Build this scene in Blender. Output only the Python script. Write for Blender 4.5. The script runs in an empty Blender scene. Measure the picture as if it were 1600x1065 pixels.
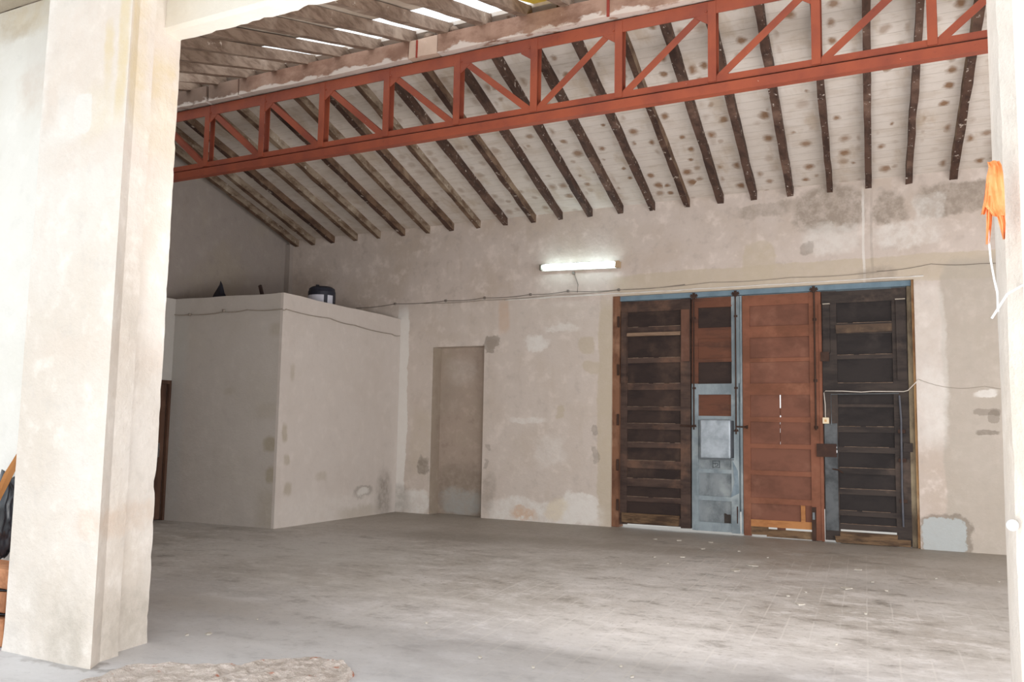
import bpy, bmesh, math, random
from mathutils import Vector, Matrix, noise
random.seed(7)
S = bpy.context.scene
COL = S.collection

# ------------------------------------------------------------------ camera, sky, exposure
cam = bpy.data.cameras.new('camera'); cam.lens = 36*1387.62/1600; cam.sensor_width = 36; cam.clip_end = 200
co = bpy.data.objects.new('camera', cam); COL.objects.link(co); S.camera = co
WX = [(0.886,-0.030,-0.462),(0.462,0.097,0.881),(0.018,-0.995,0.100)]
cx = Vector((WX[0][0],WX[1][0],WX[2][0])); cy = -Vector((WX[0][1],WX[1][1],WX[2][1])); 
cx.normalize(); cz = cx.cross(cy).normalized(); cy = cz.cross(cx)
m = Matrix((cx,cy,cz)).transposed().to_4x4(); m.translation = (0,0,1.5); co.matrix_world = m

W = bpy.data.worlds.new('overcast_sky'); S.world = W; W.use_nodes = True
bg = W.node_tree.nodes['Background']; bg.inputs[0].default_value = (0.93,0.97,1.0,1); bg.inputs[1].default_value = 1.55
S.view_settings.view_transform = 'Standard'; S.view_settings.look = 'None'
S.view_settings.exposure = 0.0; S.view_settings.gamma = 1.0; S.view_settings.use_curve_mapping = False

def area(name, loc, rot, sx, sy, power, col=(1,1,1)):
    l = bpy.data.lights.new(name,'AREA'); l.shape='RECTANGLE'; l.size=sx; l.size_y=sy; l.energy=power; l.color=col
    o = bpy.data.objects.new(name,l); COL.objects.link(o); o.location=loc; o.rotation_euler=rot; return o
# added area lamps standing in for daylight from yard, bays and open right end
area('yard_fill', (6.0,-6.0,2.0), (math.radians(97),0,math.radians(10)), 13, 3.0, 210, (1,0.98,0.965))
area('sunlit_yard_ground', (-1.0,1.6,0.15), (math.radians(128),0,0), 5.0, 2.0, 170, (1,0.98,0.965))
area('main_bay_fill', (-2.0,4.7,1.5), (math.radians(124),0,math.radians(4)), 3.4, 1.4, 190, (1,0.975,0.98))
area('second_bay_fill', (3.3,4.7,1.2), (math.radians(110),0,math.radians(20)), 4.6, 1.8, 200, (1,0.975,0.98))
area('right_end_fill', (6.1,9.0,1.3), (math.radians(104),0,math.radians(90)), 6.5, 2.0, 150, (1,0.975,0.98))

# ------------------------------------------------------------------ node helpers
def lin(c):
    return tuple(((x/255)/12.92 if x/255<=0.04045 else ((x/255+0.055)/1.055)**2.4) for x in c[:3])+(1,)
class N:
    def __init__(s, name, rough=0.9, spec=0.25):
        s.m = bpy.data.materials.new(name); s.m.use_nodes=True; s.t=s.m.node_tree; s.b=s.t.nodes['Principled BSDF']
        s.b.inputs['Roughness'].default_value=rough; s.b.inputs['Specular IOR Level'].default_value=spec
    def n(s,t,**k):
        x=s.t.nodes.new(t)
        for a,b in k.items(): setattr(x,a,b)
        return x
    def l(s,a,b): s.t.links.new(a,b)
    def put(s,sock,v):
        if isinstance(v,bpy.types.NodeSocket): s.l(v,sock)
        else: sock.default_value=v
    def math(s,op,a,b=0.5,c=None,clamp=False):
        x=s.n('ShaderNodeMath',operation=op,use_clamp=clamp); s.put(x.inputs[0],a); s.put(x.inputs[1],b)
        if c is not None: s.put(x.inputs[2],c)
        return x.outputs[0]
    def vmath(s,op,a,b=(0,0,0)):
        x=s.n('ShaderNodeVectorMath',operation=op); s.put(x.inputs[0],a); s.put(x.inputs[1],b); return x.outputs[0]
    def vscale(s,a,f):
        x=s.n('ShaderNodeVectorMath',operation='SCALE'); s.put(x.inputs[0],a); s.put(x.inputs['Scale'],f); return x.outputs[0]
    def noise(s,vec,scale,detail=4,rough=.55,col=False):
        x=s.n('ShaderNodeTexNoise'); s.put(x.inputs['Vector'],vec); x.inputs['Scale'].default_value=scale
        x.inputs['Detail'].default_value=detail; x.inputs['Roughness'].default_value=rough
        return x.outputs['Color'] if col else x.outputs['Fac']
    def rng(s,v,a,b,c=0.,d=1.,smooth=True):
        x=s.n('ShaderNodeMapRange'); x.interpolation_type='SMOOTHSTEP' if smooth else 'LINEAR'
        s.put(x.inputs[0],v); x.inputs[1].default_value=a; x.inputs[2].default_value=b; x.inputs[3].default_value=c; x.inputs[4].default_value=d
        return x.outputs[0]
    def mix(s,f,a,b):
        x=s.n('ShaderNodeMix',data_type='RGBA'); s.put(x.inputs[0],f); s.put(x.inputs[6],a); s.put(x.inputs[7],b); return x.outputs[2]
    def pos(s): return s.n('ShaderNodeTexCoord').outputs['Object']
    def scalev(s,v,sc):
        return s.vmath('MULTIPLY',v,sc)
    def bump(s,h,strength=.3,dist=.01):
        x=s.n('ShaderNodeBump'); x.inputs['Strength'].default_value=strength; x.inputs['Distance'].default_value=dist
        s.put(x.inputs['Height'],h); s.l(x.outputs[0],s.b.inputs['Normal'])
    def color(s,c): s.put(s.b.inputs['Base Color'],c)

def patch_group():
    g=bpy.data.node_groups.new('stain_patch','ShaderNodeTree'); I=g.interface
    for nm,t in (('UV','NodeSocketVector'),('C','NodeSocketVector'),('H','NodeSocketVector'),('P','NodeSocketFloat'),('Soft','NodeSocketFloat'),('Strength','NodeSocketFloat'),('Break','NodeSocketFloat'),('Noise','NodeSocketFloat')):
        I.new_socket(nm,in_out='INPUT',socket_type=t)
    I.new_socket('Fac',in_out='OUTPUT',socket_type='NodeSocketFloat')
    gi=g.nodes.new('NodeGroupInput'); go=g.nodes.new('NodeGroupOutput'); L=g.links.new
    def M(op,a,b=None,c=None):
        x=g.nodes.new('ShaderNodeMath'); x.operation=op
        for i,v in enumerate((a,b,c)):
            if v is None: continue
            if isinstance(v,(int,float)): x.inputs[i].default_value=v
            else: L(v,x.inputs[i])
        return x.outputs[0]
    def V(op,a,b):
        x=g.nodes.new('ShaderNodeVectorMath'); x.operation=op; L(a,x.inputs[0]); 
        if b is not None: L(b,x.inputs[1])
        return x.outputs[0]
    d=V('SUBTRACT',gi.outputs['UV'],gi.outputs['C']); d=V('DIVIDE',d,gi.outputs['H']); d=V('ABSOLUTE',d,None)
    sp=g.nodes.new('ShaderNodeSeparateXYZ'); L(d,sp.inputs[0])
    q=M('POWER',M('ADD',M('POWER',sp.outputs[0],gi.outputs['P']),M('POWER',sp.outputs[1],gi.outputs['P'])),M('DIVIDE',1.0,gi.outputs['P']))
    mr=g.nodes.new('ShaderNodeMapRange'); mr.interpolation_type='SMOOTHSTEP'; L(q,mr.inputs[0])
    L(M('SUBTRACT',1.0,gi.outputs['Soft']),mr.inputs[1]); L(M('ADD',1.0,gi.outputs['Soft']),mr.inputs[2]); mr.inputs[3].default_value=1; mr.inputs[4].default_value=0
    n2=g.nodes.new('ShaderNodeMapRange'); L(gi.outputs['Noise'],n2.inputs[0]); n2.inputs[1].default_value=.38; n2.inputs[2].default_value=.6
    br=M('SUBTRACT',1.0,M('MULTIPLY',gi.outputs['Break'],M('SUBTRACT',1.0,n2.outputs[0])))
    f=M('MULTIPLY',M('MULTIPLY',mr.outputs[0],gi.outputs['Strength']),br); L(f,go.inputs[0]); return g
PG=patch_group()
PC={'PLA':(214,205,195),'BEI':(198,185,165),'DMP':(164,152,140),'WHI':(232,228,222),'GRY':(182,174,162),'DRK':(118,108,96),
    'BLU':(186,192,192),'ORA':(205,160,118),'YEL':(222,204,168),'OLV':(160,148,124),'PNK':(222,206,192)}

def plaster(name, base, patches, axes='xz', var=.5, stain=(176,164,146), stainamt=.5, bump=.35, mottle=1.0, rough=.92):
    k=N(name,rough,.2); p=k.pos(); sx=k.n('ShaderNodeSeparateXYZ'); k.l(p,sx.inputs[0])
    ia={'x':0,'y':1,'z':2}; cb=k.n('ShaderNodeCombineXYZ'); k.l(sx.outputs[ia[axes[0]]],cb.inputs[0]); k.l(sx.outputs[ia[axes[1]]],cb.inputs[1])
    uv=cb.outputs[0]
    w1=k.vmath('SUBTRACT',k.noise(p,2.2,4,.6,True),(.5,.5,.5)); w2=k.vmath('SUBTRACT',k.noise(p,11,5,.65,True),(.5,.5,.5))
    wv=k.vmath('ADD',k.vscale(w1,.22),k.vscale(w2,.10))
    big=k.noise(p,.9,5,.6); mid=k.noise(p,4.5,6,.62); fine=k.noise(p,26,5,.7)
    c=k.mix(k.math('MULTIPLY',k.rng(big,.42,.68),stainamt),lin(base),lin(stain))
    lt=tuple(min(255,x+16) for x in base); dk=tuple(x-20 for x in base)
    c=k.mix(k.math('MULTIPLY',k.rng(mid,.5,.72),.7*mottle),c,lin(lt))
    c=k.mix(k.math('MULTIPLY',k.rng(mid,.46,.28),.55*mottle),c,lin(dk))
    streak=k.noise(k.scalev(p,(1.2,1.2,.25)),5,4,.6)
    c=k.mix(k.math('MULTIPLY',k.rng(streak,.55,.75),.25*mottle),c,lin(stain))
    brn=k.noise(p,8,5,.7)
    for (a,b,ha,hb,colr,st,P,soft,warp,brk) in patches:
        gn=k.n('ShaderNodeGroup'); gn.node_tree=PG
        k.put(gn.inputs['UV'],k.vmath('ADD',uv,k.vscale(wv,warp))); gn.inputs['C'].default_value=(a,b,0); gn.inputs['H'].default_value=(ha,hb,1)
        gn.inputs['P'].default_value=P; gn.inputs['Soft'].default_value=soft; gn.inputs['Strength'].default_value=st; gn.inputs['Break'].default_value=brk
        k.l(brn,gn.inputs['Noise'])
        c=k.mix(gn.outputs[0],c,lin(PC[colr]))
    c=k.mix(k.math('MULTIPLY',k.rng(fine,.62,.74),.25),c,lin(dk))
    k.color(c)
    h=k.math('ADD',k.math('MULTIPLY',mid,1.0),k.math('MULTIPLY',fine,.35)); k.bump(h,bump,.03)
    return k.m
def beam_mat():
    k=N('ridge_beam_timber',.85,.2); p=k.pos(); q=k.scalev(p,(.6,1,1)); a=k.noise(q,4,6,.65); b=k.noise(p,1.3,4,.6); sp=k.n('ShaderNodeSeparateXYZ'); k.l(p,sp.inputs[0])
    c=k.mix(k.rng(a,.38,.66),lin((166,134,116)),lin((134,102,86))); c=k.mix(k.math('MULTIPLY',k.rng(b,.5,.72),.7),c,lin((184,158,142)))
    c=k.mix(k.rng(sp.outputs[0],-8.2,-9.4,0,.7),c,lin((112,98,88)))  # left end toned darker, shade put into the timber colour
    z=k.math('ADD',sp.outputs[2],k.math('MULTIPLY',k.math('SUBTRACT',k.noise(q,5,5,.6),.5),-.30))
    c=k.mix(k.math('MULTIPLY',k.rng(z,6.045,6.015),.85),c,lin((214,202,192)))
    c=k.mix(k.rng(k.noise(k.scalev(p,(3,1,1)),9,4,.7),.68,.74),c,lin((206,190,176))); k.color(c); k.bump(a,.5,.01); return k.m
def wood(name, base, light, dark, fleck=None, fleckamt=.2, axis=(1,1,1), rough=.75, sc=3.0, flsc=9):
    k=N(name,rough,.25); p=k.pos(); q=k.scalev(p,axis)
    a=k.noise(q,sc,6,.65); b=k.noise(p,2.1,4,.6); f=k.noise(p,flsc,5,.7)
    c=k.mix(k.rng(a,.4,.65),lin(base),lin(dark)); c=k.mix(k.math('MULTIPLY',k.rng(b,.5,.72),.8),c,lin(light))
    if fleck: c=k.mix(k.rng(f,.72-fleckamt*.5,.78-fleckamt*.5),c,lin(fleck))
    k.color(c); k.bump(a,.4,.01); return k.m
def plain(name, col, rough=.6, spec=.4, metal=0, var=12, sc=6, emit=None, est=0):
    k=N(name,rough,spec); k.b.inputs['Metallic'].default_value=metal; p=k.pos(); a=k.noise(p,sc,4,.6)
    k.color(k.mix(k.rng(a,.35,.7),lin(col),lin(tuple(max(0,x-var) for x in col))))
    if emit: k.b.inputs['Emission Color'].default_value=lin(emit); k.b.inputs['Emission Strength'].default_value=est
    return k.m

# ------------------------------------------------------------------ mesh helpers
def link(name,bm,mat,parent=None,smooth=False,**pr):
    me=bpy.data.meshes.new(name); bmesh.ops.recalc_face_normals(bm,faces=bm.faces[:]); bm.to_mesh(me); bm.free()
    for mm in (mat if isinstance(mat,(list,tuple)) else [mat]): me.materials.append(mm)
    if smooth:
        for f in me.polygons: f.use_smooth=True
    o=bpy.data.objects.new(name,me); COL.objects.link(o)
    if parent: o.parent=parent
    for a,b in pr.items(): o[a]=b
    return o
def thing(name,label,cat,group=None,loc=(0,0,0)):
    o=bpy.data.objects.new(name,None); COL.objects.link(o); o.empty_display_size=.1; o['label']=label; o['category']=cat; o.location=loc
    if group: o['group']=group
    return o
def tag(o,label,cat,group=None):
    o['label']=label; o['category']=cat
    if group: o['group']=group
    return o
def box(bm,x0,x1,y0,y1,z0,z1,jit=0,mi=0):
    v=[bm.verts.new((x+random.uniform(-jit,jit),y+random.uniform(-jit,jit),z+random.uniform(-jit,jit))) for x in (x0,x1) for y in (y0,y1) for z in (z0,z1)]
    for f in ((0,1,3,2),(4,6,7,5),(0,4,5,1),(2,3,7,6),(0,2,6,4),(1,5,7,3)):
        bm.faces.new([v[i] for i in f]).material_index=mi
    return bm
def B(*a,**k): return box(bmesh.new(),*a,**k)
def bevel(bm,w,seg=2):
    bmesh.ops.bevel(bm,geom=bm.edges[:],offset=w,segments=seg,affect='EDGES',profile=.5); return bm
def tube(bm,pts,r,n=8,closed=True):
    pts=[Vector(p) for p in pts]; rings=[]
    for i,p in enumerate(pts):
        d=(pts[min(i+1,len(pts)-1)]-pts[max(i-1,0)]).normalized()
        a=d.cross(Vector((0,0,1))); 
        if a.length<.05: a=d.cross(Vector((1,0,0)))
        a.normalize(); b=d.cross(a); rr=r(i/(len(pts)-1)) if callable(r) else r
        rings.append([bm.verts.new(p+(a*math.cos(t)+b*math.sin(t))*rr) for t in [2*math.pi*j/n for j in range(n)]])
    for i in range(len(rings)-1):
        for j in range(n): bm.faces.new((rings[i][j],rings[i][(j+1)%n],rings[i+1][(j+1)%n],rings[i+1][j]))
    if closed: bm.faces.new(rings[0]); bm.faces.new(rings[-1][::-1])
    return bm
def bar(bm,p0,p1,w,h,up=(0,0,1),seg=1,jit=0,seed=0,sag=0,two=False):
    """rectangular bar, width w sideways, height h along up, centred on the line"""
    p0=Vector(p0);p1=Vector(p1);d=(p1-p0).normalized();s=d.cross(Vector(up)).normalized();u=s.cross(d).normalized();rings=[]
    for i in range(seg+1):
        t=i/seg; c=p0.lerp(p1,t)+u*(-sag*math.sin(math.pi*t))
        ring=[]
        for j,(a,b) in enumerate(((-1,-1),(1,-1),(1,1),(-1,1))):
            n1=noise.noise(Vector((i*.45+seed*7.3,j*3.1,seed*1.7))) if jit else 0
            n2=noise.noise(Vector((i*.45+seed*2.3,j*5.1+9,seed*3.7))) if jit else 0
            ring.append(bm.verts.new(c+s*(a*w/2+n1*jit)+u*(b*h/2+(n2*jit if b<0 else 0))))
        rings.append(ring)
    for i in range(seg):
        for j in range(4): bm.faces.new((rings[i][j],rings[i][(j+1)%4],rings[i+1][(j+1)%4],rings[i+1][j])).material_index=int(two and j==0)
    bm.faces.new(rings[0]); bm.faces.new(rings[-1][::-1]); return bm
def loft(bm,poly,z0,z1,dz,jit,edge_jit=0,sharp=(),seed=0,flare=0):
    """vertical loft of a plan polygon; corners listed in sharp get extra chipping"""
    nz=max(1,int((z1-z0)/dz)); dens=[];src=[]
    for i,a in enumerate(poly):
        b=poly[(i+1)%len(poly)]; L=math.dist(a,b); k=max(1,int(L/.06))
        for j in range(k): dens.append((a[0]+(b[0]-a[0])*j/k,a[1]+(b[1]-a[1])*j/k)); src.append(i if j==0 else -1)
    cxm=sum(p[0] for p in poly)/len(poly); cym=sum(p[1] for p in poly)/len(poly); rings=[]
    for i in range(nz+1):
        z=z0+(z1-z0)*i/nz; r=[]
        for (x,y),sidx in zip(dens,src):
            v=Vector((x*3+seed,y*3,z*2.2)); o=noise.noise(v)*jit+noise.noise(v*5)*jit*.4
            dx,dy=cxm-x,cym-y; L=math.hypot(dx,dy) or 1
            if sidx in sharp:
                e=noise.noise(Vector((x*9+seed,z*6,3))); e2=noise.noise(Vector((x*9+seed,z*19,8)))
                o+=edge_jit*(max(0,e-.1)*2.2+max(0,e2-.2)*1.2)+edge_jit*.3
            r.append(bm.verts.new((x+dx/L*o-dx/L*flare*max(0,.12-z)*.6,y+dy/L*o-dy/L*flare*max(0,.12-z)*.6,z)))
        rings.append(r)
    n=len(dens)
    for i in range(nz):
        for j in range(n): bm.faces.new((rings[i][j],rings[i][(j+1)%n],rings[i+1][(j+1)%n],rings[i+1][j]))
    bm.faces.new(rings[0]); bm.faces.new(rings[-1][::-1]); return bm
def wall_grid(bm,us,vs,fn,holes,thick):
    """solid wall from a grid of cells, fn(u,v,depth)->point; holes = (u0,u1,v0,v1)"""
    def solid(i,j):
        if i<0 or j<0 or i>=len(us)-1 or j>=len(vs)-1: return False
        u=(us[i]+us[i+1])/2; v=(vs[j]+vs[j+1])/2
        return not any(a<u<b and c<v<d for a,b,c,d in holes)
    cache={}
    def P(i,j,k):
        if (i,j,k) not in cache: cache[(i,j,k)]=bm.verts.new(fn(us[i],vs[j],k*thick))
        return cache[(i,j,k)]
    for i in range(len(us)-1):
        for j in range(len(vs)-1):
            if not solid(i,j): continue
            bm.faces.new((P(i,j,0),P(i+1,j,0),P(i+1,j+1,0),P(i,j+1,0))); bm.faces.new((P(i,j,1),P(i,j+1,1),P(i+1,j+1,1),P(i+1,j,1)))
            if not solid(i-1,j): bm.faces.new((P(i,j,0),P(i,j+1,0),P(i,j+1,1),P(i,j,1)))
            if not solid(i+1,j): bm.faces.new((P(i+1,j,0),P(i+1,j,1),P(i+1,j+1,1),P(i+1,j+1,0)))
            if not solid(i,j-1): bm.faces.new((P(i,j,0),P(i,j,1),P(i+1,j,1),P(i+1,j,0)))
            if not solid(i,j+1): bm.faces.new((P(i,j+1,0),P(i+1,j+1,0),P(i+1,j+1,1),P(i,j+1,1)))
    return bm
def frange(a,b,s):
    n=max(1,round((b-a)/s)); return [a+(b-a)*i/n for i in range(n+1)]

# ------------------------------------------------------------------ stain lists (metres in the plane of each surface)
BACK=[(-8.14,1.71,2.946,1.994,'PLA',0.35,8,0.05,0.5,0.3),(-5.30,1.79,0.149,1.844,'BEI',0.9,8,0.15,0.6,0.2),(-1.99,3.86,3.2,0.19,'BEI',0.85,8,0.08,0.5,0.2),
(-2.86,4.11,0.248,0.304,'BEI',0.8,3,0.1,0.5,0.3),(-1.85,4.80,0.483,0.350,'DMP',0.9,3,0.25,1.5,0.6),
(-1.02,4.77,0.210,0.251,'DMP',0.8,3,0.25,1.5,0.6),(-0.16,4.80,0.513,0.225,'DMP',0.9,4,0.2,1.2,0.5),(-2.79,4.88,0.406,0.099,'DMP',0.6,4,0.3,1.5,0.6),
(-1.80,4.37,0.399,0.204,'WHI',0.5,3,0.35,1.5,0.5),(-0.78,4.36,0.412,0.183,'WHI',0.55,3,0.35,1.5,0.6),(-0.52,4.73,0.202,0.205,'WHI',0.5,3,0.3,1.8,0.7),
(0.21,1.94,0.62,2.012,'GRY',0.75,8,0.05,0.7,0.2),(-0.55,2.50,0.199,1.147,'WHI',0.35,6,0.15,0.8,0.3),(-0.42,0.20,0.321,0.292,'DRK',0.6,4,0.08,1,0.2),
(-0.44,0.20,0.279,0.246,'BLU',0.95,4,0.06,1,0.1),(-2.16,4.25,0.100,0.086,'DRK',0.45,3,0.3,1,0.3),(0.11,1.87,0.158,0.043,'DRK',0.45,5,0.1,0.6,0.1),
(0.18,1.81,0.082,0.085,'DRK',0.45,3,0.1,0.6,0.1),(0.12,1.59,0.139,0.034,'DRK',0.6,5,0.2,0.6,0.2),(0.11,2.10,0.151,0.051,'WHI',0.7,3,0.3,0.8,0.2),
(-9.31,1.84,0.134,1.863,'WHI',0.95,8,0.1,0.6,0.1),(-8.95,0.20,0.273,0.214,'WHI',0.85,3,0.2,1.2,0.4),(-8.88,1.27,0.219,0.570,'BEI',0.4,3,0.4,1,0.4),
(-8.76,0.85,0.115,0.141,'DRK',0.6,2.5,0.3,1.4,0.4),(-6.44,0.15,1.039,0.219,'WHI',0.7,4,0.25,1.6,0.5),(-5.75,0.25,0.292,0.266,'WHI',0.8,4,0.15,1.4,0.3),
(-6.75,0.12,0.239,0.079,'ORA',0.6,3,0.4,1.8,0.6),(-6.16,0.22,0.173,0.166,'YEL',0.45,3,0.4,1.5,0.4),(-7.43,2.99,0.165,0.140,'DRK',0.55,2.5,0.15,1.8,0.1),
(-7.43,2.98,0.102,0.090,'DMP',0.6,2.5,0.2,1,0.1),(-5.66,2.92,0.148,0.138,'BEI',0.75,3,0.15,0.8,0.1),(-5.57,2.56,0.169,0.116,'BEI',0.7,2.5,0.15,1,0.1),
(-6.11,1.84,0.081,0.127,'BEI',0.75,2.5,0.2,1.4,0.2),(-5.49,1.52,0.056,0.072,'DRK',0.42,2.5,0.3,1.4,0.3),(-5.49,1.15,0.061,0.134,'DRK',0.42,2.5,0.3,1.4,0.3),
(-7.49,1.23,0.057,0.066,'DRK',0.42,2.5,0.3,1.4,0.3),(-7.56,0.94,0.051,0.076,'DRK',0.42,2.5,0.3,1.4,0.3),(-6.57,2.97,0.253,0.125,'WHI',0.7,3,0.3,1.8,0.4),
(-6.09,3.22,0.293,0.081,'WHI',0.5,3,0.4,1.8,0.5),(-6.72,1.67,0.302,0.043,'WHI',0.6,4,0.5,0.8,0.5),(-6.32,1.17,0.264,0.264,'WHI',0.35,3,0.5,1.6,0.5),
(-7.21,3.46,0.101,0.280,'ORA',0.35,4,0.5,0.5,0.3),(-7.47,0.43,0.125,0.324,'DRK',0.35,3,0.5,1.2,0.5),(-1.37,4.36,0.017,0.664,'WHI',0.6,8,0.3,0.2,0.3),
(-1.26,4.35,0.017,0.661,'DRK',0.25,8,0.5,0.2,0.3),(-1.21,3.79,0.254,0.138,'DMP',0.5,3,0.4,1.2,0.5),(-9.34,0.19,0.279,0.262,'DRK',0.4,3,0.5,1.2,0.6),
(-0.53,1.98,0.139,0.525,'WHI',0.4,2.5,0.3,1,0.4)]
NICHE=[(-8.17,0.30,0.528,0.588,'DRK',0.45,4,0.3,1.5,0.5),(-8.15,0.21,0.408,0.224,'BLU',0.55,3,0.3,1.6,0.4),(-8.23,2.54,0.269,0.231,'WHI',0.25,3,0.5,1.5,0.6),
(-8.48,2.03,0.272,0.289,'DMP',0.35,3,0.5,1.2,0.5)]
BOXF=[(-9.35,1.23,0.112,0.108,'OLV',0.7,3,0.35,0.6,0.2),(-9.31,0.78,0.093,0.126,'OLV',0.7,3,0.35,0.6,0.2),(-9.31,2.94,0.126,0.097,'OLV',0.35,3,0.5,0.8,0.2),
(-9.40,1.72,0.220,0.119,'OLV',0.25,3,0.5,1,0.3),(-10.19,2.03,0.100,0.049,'OLV',0.3,3,0.5,1,0.3),(-9.28,0.24,0.247,0.277,'OLV',0.35,4,0.5,1,0.4),
(-11.27,1.68,0.178,1.674,'BLU',0.3,6,0.5,0.5,0.2)]
BOXS=[(10.32,1.41,0.063,0.143,'OLV',0.6,3,0.35,0.6,0.2),(10.38,1.01,0.070,0.072,'OLV',0.5,3,0.35,0.6,0.2),(10.43,0.55,0.092,0.095,'OLV',0.5,3,0.35,0.6,0.2),
(10.42,2.31,0.050,0.121,'OLV',0.4,3,0.5,0.6,0.2),(12.42,0.41,0.289,0.097,'DRK',0.5,2.5,0.25,1.2,0.1),(12.42,0.41,0.180,0.065,'WHI',0.7,2.5,0.3,1.2,0.1),
(11.65,0.11,1.489,0.282,'WHI',0.35,4,0.5,1.4,0.5),(13.07,0.33,0.214,0.369,'DRK',0.6,3,0.5,1,0.5),(11.25,0.69,0.118,0.076,'OLV',0.35,3,0.5,1,0.3),
(12.33,0.07,0.535,0.118,'OLV',0.4,3,0.5,1.2,0.3)]
PILF=[(-5.27,4.05,0.422,0.323,'PNK',0.55,4,0.4,1,0.3),(-5.15,3.56,0.178,0.202,'YEL',0.35,2.5,0.4,1,0.4),(-5.30,3.58,0.093,0.143,'WHI',0.9,4,0.08,0.4,0.1),
(-5.64,3.71,0.070,0.187,'PNK',0.6,3,0.5,0.8,0.3),(-5.24,3.31,0.425,0.112,'PNK',0.45,3,0.5,1.2,0.4),(-5.20,0.24,0.370,0.283,'GRY',0.25,3,0.5,1.4,0.6),
(-5.26,1.98,0.321,0.106,'PNK',0.3,3,0.5,1.4,0.5),
(-4.93,3.97,0.045,0.446,'YEL',0.8,6,0.4,0.3,0.3),(-5.06,3.96,0.04,0.206,'YEL',0.7,3,0.5,.6,0.4),(-5.0,.87,.12,.085,'ORA',.25,3,.5,1,.4),(-5.1,.14,.15,.22,'GRY',.5,4,.4,1.4,.5)]
WLF=[(-6.76,4.77,0.328,0.139,'YEL',0.5,4,0.5,1,0.4),(-6.54,4.30,0.154,0.243,'WHI',0.6,3,0.5,1.5,0.4),(-6.53,4.11,0.182,0.201,'PNK',0.5,3,0.5,1.6,0.5),
(-6.82,4.68,0.254,0.083,'BEI',0.4,3,0.5,1.5,0.5)]

M={}
M['back']=plaster('old_wall_plaster',(208,196,187),[(a,b,c,d,e,min(1,f*1.25) if e in('WHI','DMP') else f,g,h*.7,i,j) for a,b,c,d,e,f,g,h,i,j in BACK],stain=(192,176,160),stainamt=.6,mottle=1.3)
M['niche']=plaster('blocked_doorway_plaster',(180,164,151),NICHE,stainamt=.5)
M['boxf']=plaster('storage_room_front_plaster',(194,187,180),BOXF,mottle=.45,stainamt=.3,stain=(182,174,162))  # toned darker than the side plaster, its shade put into the colour
M['boxs']=plaster('storage_room_side_plaster',(208,199,192),BOXS,axes='yz',mottle=.45,stainamt=.3,stain=(198,187,177))
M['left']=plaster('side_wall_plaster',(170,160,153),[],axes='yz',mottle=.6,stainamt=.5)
M['pillar']=plaster('whitewashed_pillar_plaster',(232,225,217),PILF,stain=(220,208,194),stainamt=.6,bump=.6,mottle=.9)
M['front']=plaster('front_wall_whitewash',(240,238,232),WLF,stain=(230,226,216),stainamt=.5,mottle=.5)
M['lintel']=plaster('lintel_whitewash',(240,236,226),[],stain=(232,224,206),stainamt=.5,bump=.4,mottle=.5)
M['eave']=plaster('eave_concrete',(190,180,164),[],stainamt=.4)

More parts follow.
